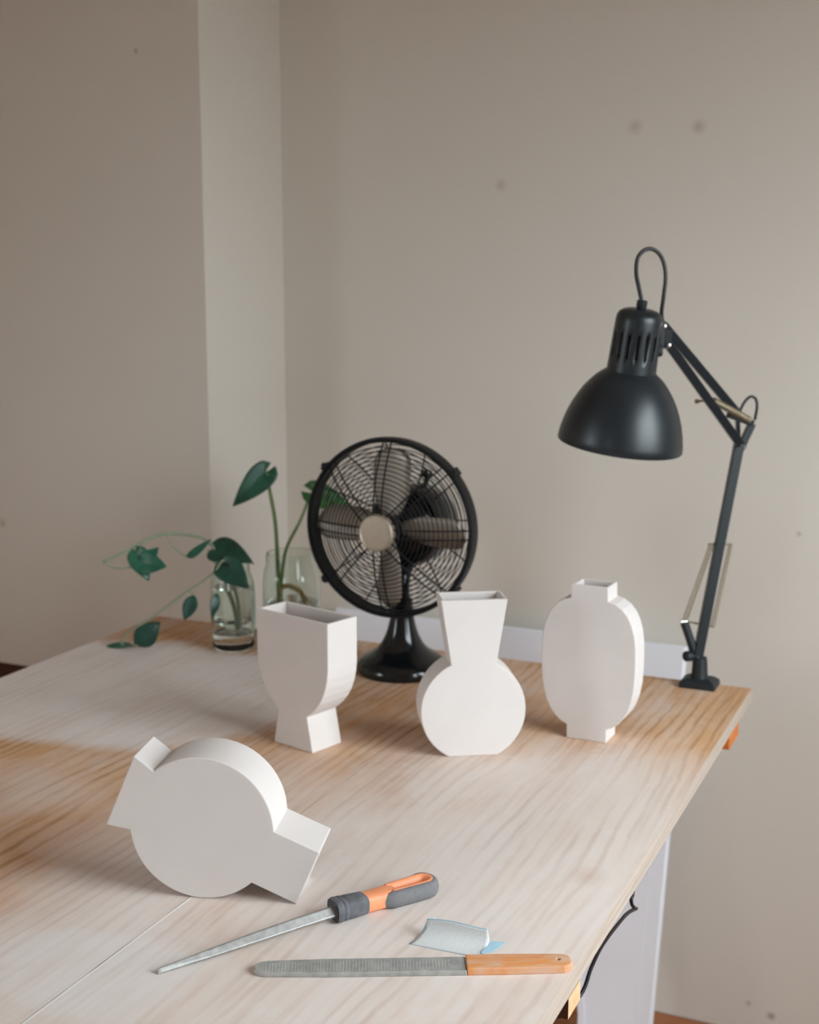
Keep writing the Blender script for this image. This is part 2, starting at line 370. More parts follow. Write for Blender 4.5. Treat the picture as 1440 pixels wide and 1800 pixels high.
# ------------------------------------------------------------------ white panel leaning on the wall behind the table
pl = thing('leaning_panel', 'white framed panel with arched lower cutout leaning on wall behind the table', 'panel', (-0.79, 1.975, 0.0), (math.radians(-15.2), 0, 0))
def panel_outline(w, h, leg, ah):
    pts = [(-w, 0), (-w, h), (w, h), (w, 0), (w - leg, 0)]
    for k in range(1, 16):
        a = PI * k / 16; pts.append(((w - leg) * math.cos(a), ah * math.sin(a) ** 0.8))
    pts.append((-(w - leg), 0)); return pts
PW, PH = 0.335, 0.728
def extr(bm, pts, y0, y1):
    A = [bm.verts.new((x, y0, z)) for x, z in pts]; B = [bm.verts.new((x, y1, z)) for x, z in pts]
    bm.faces.new(A); bm.faces.new(B[::-1])
    for i in range(len(pts)): bm.faces.new((A[i], A[i - 1], B[i - 1], B[i]))
bm = bmesh.new(); extr(bm, panel_outline(PW - 0.003, PH - 0.003, 0.117, 0.33), -0.0095, 0.006); link_mesh('panel_board', bm, WHITEP, pl)
bm = bmesh.new()
def strip(bm, outer, inner, y0, y1, yo=None):
    n = len(outer); L = [[bm.verts.new((x, y, z)) for x, z in ring] for ring, y in ((outer, y0 if yo is None else yo), (inner, y0), (inner, y1), (outer, y1))]
    for i in range(n - 1):
        for a in range(4): bm.faces.new((L[a][i], L[a][i + 1], L[(a + 1) % 4][i + 1], L[(a + 1) % 4][i]))
    bm.faces.new([L[a][0] for a in range(4)]); bm.faces.new([L[a][-1] for a in range(3, -1, -1)])
e = 0.026
strip(bm, [(-PW, 0), (-PW, PH), (PW, PH), (PW, 0)], [(-PW + e, 0), (-PW + e, PH - 0.010), (PW - e, PH - 0.010), (PW - e, 0)], -0.0100, 0.008, -0.0010)
link_mesh('rim', bm, WHITEP, pl)   # a wide chamfer falling back to the outer edge
bm = bmesh.new(); o_, i_ = [], []
for k in range(0, 17):
    a = PI * k / 16; r = PW - 0.12; c, s = math.cos(a), max(0, math.sin(a)) ** 0.8
    o_.append((r * c, 0.33 * s)); i_.append(((r + 0.011) * c, (0.341) * s))
strip(bm, o_, i_, -0.012, 0.008); link_mesh('arch_edge', bm, WHITEP, pl)

# ------------------------------------------------------------------ the vases
def arc(cx, cz, r, a0, a1, n): return [(cx + r * math.cos(math.radians(a0 + (a1 - a0) * k / n)), cz + r * math.sin(math.radians(a0 + (a1 - a0) * k / n))) for k in range(n + 1)]
def vase(name, label, half, depth, wall, cav, loc, ang, tilt=0.0, pivot=(0, 0)):
    """half: right half of the outline, bottom to top, as (x, z); the slab is extruded from y=0 back to y=depth;
    the neck is hollow down to cav"""
    root = thing(name, label, 'vase', loc, (0, 0, math.radians(ang)), 'geometric white slab vases')
    pts = list(half) + [(-x, z) for x, z in reversed(half)]
    T = lambda x, y, z: (pivot[0] + x * math.cos(tilt) - z * math.sin(tilt), y, pivot[1] + x * math.sin(tilt) + z * math.cos(tilt))
    bm = bmesh.new(); n = len(half); N = len(pts)
    F = [bm.verts.new(T(x, 0, z)) for x, z in pts]; B = [bm.verts.new(T(x, depth, z)) for x, z in pts]
    bm.faces.new(F); bm.faces.new(B[::-1])
    for i in range(N):
        j = (i + 1) % N
        if i == n - 1: continue                                         # the open top edge
        bm.faces.new((F[i], B[i], B[j], F[j]))
    hx, hz = half[-1]; ztop = hz
    def rect(hw, z): return [bm.verts.new(T(x, y, z)) for x, y in ((hw, wall), (hw, depth - wall), (-hw, depth - wall), (-hw, wall))]
    outer = [F[n - 1], B[n - 1], B[n], F[n]]; inner = rect(hx - wall, ztop); low = rect(cav[0], cav[1])
    for i in range(4):
        j = (i + 1) % 4
        bm.faces.new((outer[i], outer[j], inner[j], inner[i])); bm.faces.new((inner[i], inner[j], low[j], low[i]))
    bm.faces.new(low)
    o = link_mesh('body', bm, CLAY, root); bevel(o, 0.0011, 2, 40)
    for p in o.data.polygons: p.use_smooth = False
    return root
# goblet (left)
half = [(0.0335, 0), (0.0245, 0.0440), (0.0300, 0.0480), (0.0385, 0.0555), (0.0460, 0.0640), (0.0520, 0.0740), (0.0565, 0.0850), (0.0595, 0.0970), (0.0610, 0.1090), (0.0612, 0.166)]
vase('goblet_vase', 'white goblet shaped slab vase with wide rectangular mouth on flared foot', half, 0.051, 0.0045, (0.054, 0.09), (-0.7606, 1.3437, ZT), -16.3)
# round body with a flared neck (middle)
R, cz = 0.0636, 0.0565
half = [(0.0298, 0.0003)] + arc(0, cz, R, -61, 64.5, 40)[0:] + [(0.0400, 0.1930)]
half = [p for p in half if p[1] >= 0]; half[0] = (0.0298, 0.0)
vase('round_vase', 'white disc shaped vase with flared trumpet neck, in front of the fan', half, 0.046, 0.0045, (0.027, 0.128), (-0.5482, 1.4069, ZT), 31.0)
# capsule with short neck and foot (right)
half = [(0.026, 0), (0.026, 0.0175), (0.033, 0.0205), (0.0405, 0.0265), (0.0475, 0.0350), (0.0530, 0.0455), (0.0570, 0.0580), (0.0595, 0.0730), (0.0605, 0.090), (0.0607, 0.108),
        (0.0602, 0.125), (0.0583, 0.1400), (0.0545, 0.1530), (0.0490, 0.1640), (0.0420, 0.1720), (0.0335, 0.1775), (0.0240, 0.1800), (0.0236, 0.1975)]
vase('capsule_vase', 'tall rounded white slab vase with short square neck and foot, beside the lamp', half, 0.038, 0.0045, (0.019, 0.15), (-0.4400, 1.5154, ZT), -1.84)
# the tipped one in front, lying on its round side and the corner of its neck
R = 0.0682; ax = math.radians(-23.2)
half = [(0.0373, -0.0830), (0.0316, -math.sqrt(R * R - 0.0316 ** 2))]
a0 = math.degrees(math.asin(-math.sqrt(R * R - 0.0316 ** 2) / R)); a1 = math.degrees(math.asin(math.sqrt(R * R - 0.028 ** 2) / R))
half += arc(0, 0, R, a0, a1, 44)[1:] + [(0.0282, 0.1080)]
vase('tipped_vase', 'white round-bodied vase lying on its side at front left by the seam', half, 0.055, 0.0045, (0.023, 0.07), (-0.5946, 0.9705, ZT), 16.4, ax - PI / 2, (-0.0470, 0.0685))

# ------------------------------------------------------------------ the desk fan (faces -Y)
FX, FY = -0.7735, 1.6948
fan = thing('desk_fan', 'black metal desk fan with round wire guard and nickel hub', 'fan', (FX, FY, ZT))
RC = V((0, -0.040, 0.2205)); FR = 0.1262     # centre of the guard, relative to the base
bm = bmesh.new(); lathe(bm, [(0.0640, 0), (0.0662, 0.003), (0.0665, 0.010), (0.0640, 0.0150), (0.0600, 0.0195), (0.0540, 0.0240), (0.0450, 0.0290), (0.0365, 0.0355), (0.0300, 0.0440), (0.0250, 0.0540),
                            (0.0212, 0.0650), (0.0183, 0.0770), (0.0166, 0.0880), (0.0160, 0.1000), (0.0158, 0.1080), (0.0120, 0.1110)], 64)
link_mesh('pedestal', bm, BLACK, fan, 40)
bm = bmesh.new(); tube(bm, [(0, 0, 0.105), (0, 0.004, 0.14), (0, 0.030, 0.165), (0, 0.060, 0.185)], 0.0105, 14, smooth=6); link_mesh('pole', bm, BLACK, fan, 60)
bm = bmesh.new(); lathe(bm, [(0.010, -0.115), (0.032, -0.112), (0.048, -0.100), (0.057, -0.078), (0.060, -0.045), (0.058, -0.018), (0.050, 0.000), (0.026, 0.010), (0.010, 0.016)], 40, axis_m(RC + V((0, 0.035, -0.008)), (0, -1, 0)))
link_mesh('motor_housing', bm, BLACK, fan, 50)
bm = bmesh.new(); lathe(bm, [(0.0035, 0), (0.0035, 0.010), (0.0085, 0.0105), (0.0095, 0.014), (0.0085, 0.019), (0.004, 0.021)], 16, M.Translation(RC + V((0.008, 0.110, 0.049)))); link_mesh('oscillation_knob', bm, BLACK, fan, 40)
# guards
bm = bmesh.new(); prof = [(FR - 0.004, -0.009), (FR - 0.001, -0.0115), (FR + 0.0025, -0.010), (FR + 0.0035, 0.0), (FR + 0.0025, 0.010), (FR - 0.001, 0.0115), (FR - 0.004, 0.009), (FR - 0.0035, 0.0), (FR - 0.004, -0.009)]
lathe(bm, prof, 96, axis_m(RC, (0, -1, 0)), False, False); bmesh.ops.remove_doubles(bm, verts=bm.verts[:], dist=1e-5)
front = link_mesh('front_guard', bm, WIRE, fan, 50)
bm = bmesh.new(); lathe(bm, [(FR - 0.004, -0.0105), (FR + 0.001, -0.013), (FR + 0.001, -0.0155), (FR - 0.004, -0.0155), (FR - 0.004, -0.0105)], 96, axis_m(RC, (0, -1, 0)), False, False); bmesh.ops.remove_doubles(bm, verts=bm.verts[:], dist=1e-5)
rear = link_mesh('rear_guard', bm, WIRE, fan, 50)
def fprof(r): return -0.008 - 0.038 * (1 - (r / FR) ** 2.4)
def rprof(r): return 0.014 + 0.034 * (1 - (r / FR) ** 3.0)
NR = 15
for g, pf, r0, n, wr in ((front, fprof, 0.034, NR, 0.00085), (rear, rprof, 0.052, 11, 0.0008)):
    for k in range(n):
        r = r0 + (FR - 0.004 - r0) * k / n
        bm = bmesh.new(); tube(bm, [RC + V((r * math.cos(2 * PI * q / 72), pf(r), r * math.sin(2 * PI * q / 72))) for q in range(72)], wr, 5, True); link_mesh('guard_ring', bm, WIRE, g, 180)
for q in range(8):
    a = q * PI / 4
    for s in (-1, 1):
        off = V((-math.sin(a), 0, math.cos(a))) * 0.0062 * s; d = V((math.cos(a), 0, math.sin(a)))
        pts = [RC + d * r + off + V((0, fprof(r) + 0.0015, 0)) for r in (0.022, 0.045, 0.07, 0.095, 0.115, FR - 0.002)]
        bm = bmesh.new(); tube(bm, pts, 0.0012, 6, smooth=3); link_mesh('guard_spoke', bm, WIRE, front, 180)
for q in range(12):
    a = q * PI / 6 + 0.13; d = V((math.cos(a), 0, math.sin(a)))
    bm = bmesh.new(); tube(bm, [RC + d * r + V((0, rprof(r) - 0.0012, 0)) for r in (0.045, 0.075, 0.1, 0.115, FR - 0.002)], 0.0011, 6, smooth=3); link_mesh('guard_spoke', bm, WIRE, rear, 180)
for a in (140, 219, 41, 320):                                            # clips on the rim
    d = V((math.cos(math.radians(a)), 0, math.sin(math.radians(a)))); p = RC + d * (FR + 0.003)
    bm = bmesh.new(); bar(bm, p + V((0, -0.013, 0)), p + V((0, 0.014, 0)), 0.012, 0.006, d); bar(bm, p + V((0, -0.009, 0)), p + d * 0.006 + V((0, -0.009, 0)), 0.004, 0.006); bevel(link_mesh('guard_clip', bm, WIRE, fan), 0.001)
bm = bmesh.new(); lathe(bm, [(0.0255, -0.010), (0.0262, -0.002), (0.0258, 0.0015), (0.0245, 0.0034), (0.0232, 0.0036), (0.0225, 0.0028), (0.012, 0.0033), (0.003, 0.0034)], 48, axis_m(RC + V((0, fprof(0.022) - 0.001, 0)), (0, -1, 0)))
link_mesh('hub_cap', bm, NICKEL, fan, 40)
bm = bmesh.new(); lathe(bm, [(0.018, -0.004), (0.020, 0.0), (0.020, 0.022), (0.015, 0.028)], 28, axis_m(RC + V((0, 0.006, 0)), (0, -1, 0))); link_mesh('blade_hub', bm, BLACK, fan, 40)
for k in range(4):
    a = PI / 2 * k - 0.03
    bm = bmesh.new(); rows = []
    for i in range(13):
        t = i / 12; r = 0.016 + 0.098 * t
        wdt = 0.018 + 0.030 * min(1, t / 0.35) ** 0.7
        if t > 0.78: wdt *= math.sqrt(max(0.05, 1 - ((t - 0.78) / 0.235) ** 2))
        row = []
        for j in range(7):
            s = (j / 6 - 0.5); tw = math.radians(38 - 14 * t)
            yy = s * wdt * math.sin(tw) + 0.012 * s * s * 2; xx = s * wdt * math.cos(tw) * 1.12
            row.append(bm.verts.new(M.Rotation(-a, 3, 'Y') @ V((xx, yy - 0.004, r)) + RC))
        rows.append(row)
    for i in range(12):
        for j in range(6): bm.faces.new((rows[i][j], rows[i][j + 1], rows[i + 1][j + 1], rows[i + 1][j]))
    o = link_mesh('blade', bm, BLADE, fan, 180); sm = o.modifiers.new('thickness', 'SOLIDIFY'); sm.thickness = 0.0012

# ------------------------------------------------------------------ the clamp lamp
LO = V((-0.3586, 1.797, ZT))
lamp = thing('desk_lamp', 'matt black spring-arm desk lamp clamped to the table corner', 'lamp', LO)
def L(p): return V(p) - LO
bm = bmesh.new()
b0 = [(-0.0255, -0.018), (0.0255, -0.018), (0.0255, 0.022), (-0.0255, 0.022)]
rings = [[bm.verts.new((x * s, y * s, z)) for x, y in b0] for z, s in ((0, 1.0), (0.008, 0.98), (0.0125, 0.72), (0.0135, 0.6))]
for A, B in zip(rings, rings[1:]):
    for i in range(4): bm.faces.new((A[i], A[(i + 1) % 4], B[(i + 1) % 4], B[i]))
bm.faces.new(rings[0][::-1]); bm.faces.new(rings[-1]); bevel(link_mesh('clamp_foot', bm, PLASTIC, lamp), 0.0015)
bm = bmesh.new(); box(bm, (-0.018, 0.0212, -0.066), (0.018, 0.0262, 0.006)); box(bm, (-0.018, -0.012, -0.072), (0.018, 0.0262, -0.066)); bevel(link_mesh('clamp_jaw', bm, PLASTIC, lamp), 0.0012)
bm = bmesh.new(); tube(bm, [(0, 0, -0.100), (0, 0, -0.018)], 0.004, 10); lathe(bm, [(0.011, -0.018), (0.011, -0.0142)], 20); lathe(bm, [(0.011, -0.112), (0.013, -0.108), (0.011, -0.098)], 14); link_mesh('clamp_screw', bm, SCREW, lamp, 40)
bm = bmesh.new(); lathe(bm, [(0.0125, 0.0125), (0.0115, 0.018), (0.0105, 0.034), (0.0095, 0.043)], 20); bevel(link_mesh('swivel_post', bm, PLASTIC, lamp, 40), 0.001)
pin = L((-0.3628, 1.800, 0.7909)); elb = L((-0.3229, 1.8300, 1.0945)); 
adir = (elb - pin).normalized(); side = V((1, 0.42, 0)).normalized(); back = V((-0.41, 0.912, 0))
bm = bmesh.new(); bar(bm, pin - adir * 0.008, elb, 0.0130, 0.0130, back); bevel(link_mesh('lower_arm', bm, LAMP, lamp), 0.001)
bm = bmesh.new(); bar(bm, pin + V((-0.0022, 0.0150, -0.004)), elb + V((-0.0026, 0.0150, -0.008)), 0.009, 0.009, back); bevel(link_mesh('lower_arm', bm, LAMP, lamp), 0.001)
bm = bmesh.new(); tube(bm, [L((-0.3819, 1.7924, 0.8425)), L((-0.3744, 1.7949, 0.8205)), L((-0.3640, 1.7980, 0.7893))], 0.0042, 8, flat=1.5); bevel(link_mesh('spring_bracket', bm, PLASTIC, lamp), 0.001)
bm = bmesh.new(); tube(bm, [L((-0.3690, 1.7892, 0.7953)), L((-0.3625, 1.7980, 0.7907))], 0.0038, 10); lathe(bm, [(0.0052, 0), (0.0075, 0.002), (0.0075, 0.010), (0.0055, 0.012)], 12, axis_m(L((-0.3690, 1.7892, 0.7953)), (-0.68, -0.72, 0.05))); link_mesh('tension_knob', bm, PLASTIC, lamp, 40)
for p, d in (((-0.3606, 1.7915, 0.7909), (0.41, -0.91, 0)), ((-0.3915, 1.6560, 1.2580), (0.41, -0.91, 0)), ((-0.3890, 1.6735, 1.2335), (0.41, -0.91, 0)), ((-0.3195, 1.8210, 1.0935), (0.41, -0.91, 0))):
    bm = bmesh.new(); lathe(bm, [(0.0028, -0.006), (0.0030, 0.0), (0.0022, 0.0016), (0.0008, 0.002)], 12, axis_m(L(p), d)); link_mesh('screw', bm, SCREW, lamp, 40)
for pts, r_ in (([(-0.3545, 1.8045, 0.9540), (-0.3300, 1.8449, 0.9485)], 0.0015), ([(-0.3860, 1.7895, 0.8428), (-0.3785, 1.7939, 0.8433)], 0.0032), ([(-0.3785, 1.7939, 0.8433), (-0.3490, 1.8360, 0.8280)], 0.0014)):
    bm = bmesh.new(); tube(bm, [L(p) for p in pts], r_, 10); link_mesh('spring_pin', bm, SCREW if r_ > 0.003 else SPRING, lamp, 60)
def helix(a, b, r, wire, turns):
    bm = bmesh.new(); d = b - a; x, y = frame(d); n = turns * 8
    tube(bm, [a + d * (k / n) + x * r * math.cos(2 * PI * k / 8) + y * r * math.sin(2 * PI * k / 8) for k in range(n + 1)], wire, 4)
    return bm
link_mesh('spring', helix(L((-0.3512, 1.8083, 0.9531)), L((-0.3813, 1.7931, 0.8449)), 0.0036, 0.00075, 46), SPRING, lamp, 180)
link_mesh('spring', helix(L((-0.3310, 1.8406, 0.9484)), L((-0.3495, 1.8300, 0.8290)), 0.0030, 0.00075, 46), SPRING, lamp, 180)
# upper arm, elbow
A0, A1, B0, B1 = L((-0.4015, 1.6886, 1.2592)), L((-0.3215, 1.8285, 1.1290)), L((-0.3940, 1.6850, 1.2360)), L((-0.3212, 1.8240, 1.0940))
for p, q in ((A0, A1), (B0, B1)):
    bm = bmesh.new(); bar(bm, p, q, 0.0112, 0.0112, back); bevel(link_mesh('upper_arm', bm, LAMP, lamp), 0.001)
bm = bmesh.new(); E0, E1, E2, E3, E4 = [L(p) for p in ((-0.3358, 1.8110, 1.1350), (-0.3085, 1.8398, 1.1213), (-0.3196, 1.8345, 1.0921), (-0.3250, 1.8200, 1.1290), (-0.3241, 1.8290, 1.0966))]
for p, q, w_ in ((E0, E1, 0.009), (E1, E2, 0.010), (E3, E4, 0.005), (E2, elb - adir * 0.012, 0.012)): bar(bm, p, q, w_, 0.010, back)
bevel(link_mesh('elbow_bracket', bm, LAMP, lamp), 0.001)
link_mesh('spring', helix(L((-0.3505, 1.7770, 1.1560)), L((-0.3101, 1.8300, 1.1265)), 0.0042, 0.0009, 34), SPRING, lamp, 180)
bm = bmesh.new(); tube(bm, [L((-0.3749, 1.7775, 1.1538)), L((-0.3705, 1.7775, 1.1544)), L((-0.3704, 1.7775, 1.1544)), L((-0.3490, 1.7770, 1.1575))], [0.003, 0.003, 0.0017, 0.0017], 8); link_mesh('spring_pin', bm, SPRING, lamp, 60)
bm = bmesh.new(); tube(bm, [L(p) for p in ((-0.3290, 1.8170, 1.128), (-0.3237, 1.8247, 1.1377), (-0.3201, 1.8280, 1.1470), (-0.3156, 1.8315, 1.1547), (-0.3102, 1.8347, 1.1585), (-0.3042, 1.8366, 1.1547), (-0.3021, 1.8356, 1.1439), (-0.3045, 1.8367, 1.1265))], 0.0020, 8, smooth=5); link_mesh('cable', bm, CABLE, lamp, 180)
# head
HT, HB = L((-0.4194, 1.6484, 1.2853)), L((-0.4457, 1.6580, 1.1055)); hax = (HB - HT).normalized(); S = (HB - HT).length / 249.0
hm = axis_m(HT, hax, V((0.41, -0.91, 0)))
prof = [(58 * 0 + 43.5, 117), (47, 119.5), (53, 124), (60, 130), (69.5, 141), (78.5, 153), (87, 167.5), (95, 184), (101.5, 201), (106.5, 219), (109.6, 234), (111, 248), (110.2, 249.5), (107.8, 248.5)]
inn = [(106, 234), (98, 201), (84, 169), (66, 142), (50, 128), (36, 124)]
bm = bmesh.new(); lathe(bm, [(r * S, h * S) for r, h in prof + inn], 96, hm, False, False); link_mesh('lamp_shade', bm, LAMP, lamp, 60)
cp = [(12, 7.5), (22, 8.0), (30, 10.5), (36, 14.5), (39.5, 20), (40.7, 28), (41.2, 40), (41.5, 50), (42.3, 92), (42.8, 104), (43.3, 117.5), (40, 118)]
bm = bmesh.new(); lathe(bm, [(r * S, h * S) for r, h in cp], 96, hm, True, False, skip=lambda i, k: i == 7 and k % 6 in (0, 1))
o = link_mesh('socket_cover', bm, LAMP, lamp, 40); sm = o.modifiers.new('thickness', 'SOLIDIFY'); sm.thickness = 0.0012; sm.offset = -1
bm = bmesh.new(); lathe(bm, [(30 * S, 30 * S), (30 * S, 140 * S)], 32, hm); link_mesh('bulb_socket', bm, CABLE, lamp, 40)
bm = bmesh.new(); lathe(bm, [(10 * S, 150 * S), (20 * S, 160 * S), (36 * S, 185 * S), (38 * S, 205 * S), (30 * S, 225 * S), (12 * S, 235 * S)], 24, hm); lathe(bm, [(18 * S, 139 * S), (18 * S, 160 * S)], 20, hm); link_mesh('bulb', bm, CLAY, lamp, 60)
bm = bmesh.new(); lathe(bm, [(7.5 * S, -7 * S), (9.2 * S, -6 * S), (9.2 * S, 4 * S), (7.8 * S, 8 * S)], 20, hm); link_mesh('strain_relief', bm, PLASTIC, lamp, 40)
bm = bmesh.new(); tube(bm, [L(p) for p in ((-0.4196, 1.6486, 1.2860), (-0.4206, 1.6490, 1.2920), (-0.4247, 1.6511, 1.3065), (-0.4293, 1.6544, 1.3242), (-0.4297, 1.6602, 1.3421), (-0.4240, 1.6670, 1.3520), (-0.4161, 1.6745, 1.3545), (-0.4077, 1.6807, 1.3489), (-0.4013, 1.6833, 1.3361), (-0.3985, 1.6830, 1.3172),
     (-0.4000, 1.6809, 1.2921), (-0.4022, 1.6830, 1.2720), (-0.4000, 1.6910, 1.2540))], 0.0027, 8, smooth=6); link_mesh('cable', bm, CABLE, lamp, 180)
hx, hy = HT + hax * 62 * S, HT + hax * 88 * S; sd = V((0.80, 0.60, 0)).normalized()
bm = bmesh.new(); bar(bm, HT + hax * 30 * S + sd * 0.031, HT + hax * 82 * S + sd * 0.033, 0.012, 0.007, sd); bar(bm, HT + hax * 58 * S + sd * 0.030, L((-0.3945, 1.6870, 1.240)), 0.014, 0.024, V((0, 0, 1))); bevel(link_mesh('hinge_bracket', bm, LAMP, lamp), 0.001)
bm = bmesh.new(); lathe(bm, [(0.0055, 0), (0.0065, 0.002), (0.0055, 0.006)], 14, axis_m(HT + hax * 84 * S + sd * 0.031, sd)); link_mesh('hinge_knob', bm, PLASTIC, lamp, 40)

# ------------------------------------------------------------------ jars and cuttings
def jar(name, label, loc, outer, tw, base_t, nfl, fl, water_z):
    root = thing(name, label, 'jar', loc)
    inner = [(max(0.004, r - tw), max(h, base_t)) for r, h in outer[1:]][::-1]
    bm = bmesh.new(); lathe(bm, outer + inner + [(0.004, base_t)], 64, None, True, True, fl, nfl); link_mesh('glass_body', bm, GLASS, root, 50)
    w_ = [(0.004, base_t + 0.0006)] + [(max(0.004, r - tw - 0.0012) * (1 - fl), h) for r, h in outer[1:] if base_t + 0.0006 < h < water_z]
    w_.append((w_[-1][0], water_z)); bm = bmesh.new(); lathe(bm, w_, 48); link_mesh('water', bm, WATER, root, 50)
    return root
J1 = (-1.066, 1.7004, ZT); J2 = (-1.012, 1.790, ZT)
jar('fluted_glass_jar', 'tall fluted glass jar holding the trailing vine, left of goblet vase', J1,
    [(0.030, 0), (0.0325, 0.003), (0.0325, 0.010), (0.0310, 0.014), (0.0330, 0.020), (0.0345, 0.045), (0.0345, 0.085), (0.0330, 0.105), (0.0290, 0.118), (0.0275, 0.124), (0.0280, 0.138), (0.0268, 0.140)], 0.0026, 0.026, 12, 0.009, 0.098)
jar('wide_glass_jar', 'wide clear glass jar with two upright stems, behind the goblet vase', J2,
    [(0.036, 0), (0.042, 0.004), (0.0450, 0.014), (0.0460, 0.050), (0.0455, 0.095), (0.0430, 0.112), (0.0395, 0.120), (0.0395, 0.138), (0.0383, 0.140)], 0.0024, 0.006, 0, 0.0, 0.060)
def leaf(name, base, tip, width, nrm, mat, parent, org, lobe=0.16, fold=0.18, droop=0.10, peak=0.55):
    base, tip = V(base) - org, V(tip) - org; d = tip - base; Ln = d.length; x = d.normalized()
    z = (V(nrm) - x * V(nrm).dot(x)).normalized(); y = z.cross(x)
    bm = bmesh.new(); rows = []; nx, ny = 16, 5
    for i in range(nx + 1):
        t = i / nx; hw = width / 2 * max(0.0, math.sin(PI * t ** peak)) ** 0.85; row = []
        if i == 0: hw = width * 0.10
        if i == nx: hw = width * 0.004
        for j in range(-ny, ny + 1):
            s = j / ny; px = Ln * t - lobe * Ln * abs(s) ** 1.2 * (1 - t) ** 2.5 * 1.2
            py = hw * s; pz = fold * abs(py) - droop * Ln * (t * t) + 0.04 * Ln * math.sin(3.1 * t + 1.2 * s)
            row.append(bm.verts.new(base + x * px + y * py + z * pz))
        rows.append(row)
    for i in range(nx):
        for j in range(2 * ny): bm.faces.new((rows[i][j], rows[i][j + 1], rows[i + 1][j + 1], rows[i + 1][j]))
    o = link_mesh(name, bm, mat, parent, 180); sm = o.modifiers.new('thickness', 'SOLIDIFY'); sm.thickness = 0.0007
    return o
def stem(pts, r, mat, parent, org, name='stem'):
    bm = bmesh.new(); tube(bm, [V(p) - org for p in pts], r, 8, smooth=6); return link_mesh(name, bm, mat, parent, 180)
o1 = V(J1) + V((0, 0, 0.02))
vine = thing('trailing_vine', 'trailing vine with small dark leaves hanging left out of fluted jar', 'plant cutting', o1)
stem([(-1.0620, 1.7050, 0.785), (-1.0700, 1.7040, 0.83), (-1.0850, 1.6950, 0.885), (-1.0920, 1.6960, 0.902), (-1.1020, 1.6960, 0.9140), (-1.1143, 1.6848, 0.9249), (-1.1434, 1.6512, 0.9339), (-1.1672, 1.6282, 0.9280), (-1.1931, 1.6023, 0.9112), (-1.2158, 1.5783, 0.8972)], [0.0026, 0.0026, 0.0024, 0.0022, 0.0022], STEM, vine, o1)
stem([(-1.2158, 1.5783, 0.8972), (-1.2001, 1.5889, 0.8868), (-1.1758, 1.6057, 0.8883)], 0.0013, STEM, vine, o1)
stem([(-1.1489, 1.6484, 0.9321), (-1.1355, 1.6505, 0.9115), (-1.1162, 1.6565, 0.8978)], 0.0012, STEM, vine, o1)
stem([(-1.1780, 1.6180, 0.9215), (-1.1790, 1.6120, 0.9160), (-1.1782, 1.6091, 0.9121)], 0.0012, STEM, vine, o1)
stem([(-1.058, 1.7045, 0.780), (-1.0600, 1.7010, 0.83), (-1.0640, 1.6890, 0.8840), (-1.0660, 1.6745, 0.8935), (-1.0757, 1.6650, 0.8770), (-1.0970, 1.6580, 0.8590), (-1.1172, 1.6460, 0.8445), (-1.1641, 1.6287, 0.8060), (-1.2073, 1.6206, 0.7779), (-1.2211, 1.6224, 0.7613), (-1.2203, 1.6267, 0.7545), (-1.2049, 1.6335, 0.7535)], [0.0020, 0.0019, 0.0018, 0.0017, 0.0016], STEM, vine, o1)
stem([(-1.1130, 1.6490, 0.8480), (-1.1080, 1.6510, 0.8445), (-1.1042, 1.6510, 0.8403)], 0.0011, STEM, vine, o1)
cam_n = V((0.42, -0.88, 0.20))
leaf('leaf', (-1.0985, 1.6960, 0.9060), (-1.0200, 1.6880, 0.8930), 0.048, (0.25, -0.62, 0.75), LEAFD, vine, o1, 0.05, 0.20, 0.06)
leaf('leaf', (-1.0690, 1.6760, 0.8900), (-1.0180, 1.6700, 0.8560), 0.044, (0.30, -0.80, 0.55), LEAFD, vine, o1, 0.08, 0.25, 0.05)
leaf('leaf', (-1.1162, 1.6565, 0.8978), (-1.0815, 1.6672, 0.9300), 0.014, (0.20, -0.80, -0.45), LEAFM, vine, o1, 0.02, 0.25, -0.16)
leaf('leaf', (-1.1782, 1.6091, 0.9121), (-1.1529, 1.6017, 0.8700), 0.034, cam_n, LEAFM, vine, o1, 0.10, 0.2, 0.1)
leaf('leaf', (-1.1660, 1.6067, 0.8960), (-1.1262, 1.6115, 0.8915), 0.034, (0.5, -0.75, 0.3), LEAFM, vine, o1, 0.15, 0.2, 0.06)
leaf('leaf', (-1.1660, 1.6127, 0.8940), (-1.1470, 1.6231, 0.9170), 0.024, (0.35, -0.85, 0.2), LEAFM, vine, o1, 0.10, 0.2, 0.06)
leaf('leaf', (-1.1042, 1.6510, 0.8403), (-1.1124, 1.6353, 0.8040), 0.0225, (0.55, -0.75, 0.1), LEAFD, vine, o1, 0.0, 0.12, 0.05, 0.75)
leaf('leaf', (-1.1990, 1.6310, 0.7570), (-1.1600, 1.6381, 0.7950), 0.036, cam_n, LEAFD, vine, o1, 0.02, 0.10, 0.03, 0.78)
leaf('leaf', (-1.2035, 1.6325, 0.7545), (-1.2450, 1.6165, 0.7530), 0.017, (0.1, -0.25, 0.96), LEAFM, vine, o1, 0.02, 0.15, 0.0, 0.8)
leaf('leaf', (-1.0690, 1.6600, 0.8450), (-1.0705, 1.6480, 0.8080), 0.016, (0.8, -0.55, 0.1), LEAFD, vine, o1, 0.0, 0.1, 0.03, 0.75)
o2 = V(J2) + V((0, 0, 0.012))
cut = thing('upright_cutting', 'green cutting with two tall stems and heart-shaped leaves in wide jar', 'plant cutting', o2)
stem([(-1.0240, 1.7830, 0.7720), (-1.0297, 1.7815, 0.7941), (-1.0340, 1.7870, 0.8614), (-1.0420, 1.7948, 0.9332), (-1.0551, 1.8011, 0.9870), (-1.0602, 1.8036, 1.0121)], [0.0040, 0.0036, 0.0032, 0.0028, 0.0022], STEMG, cut, o2)
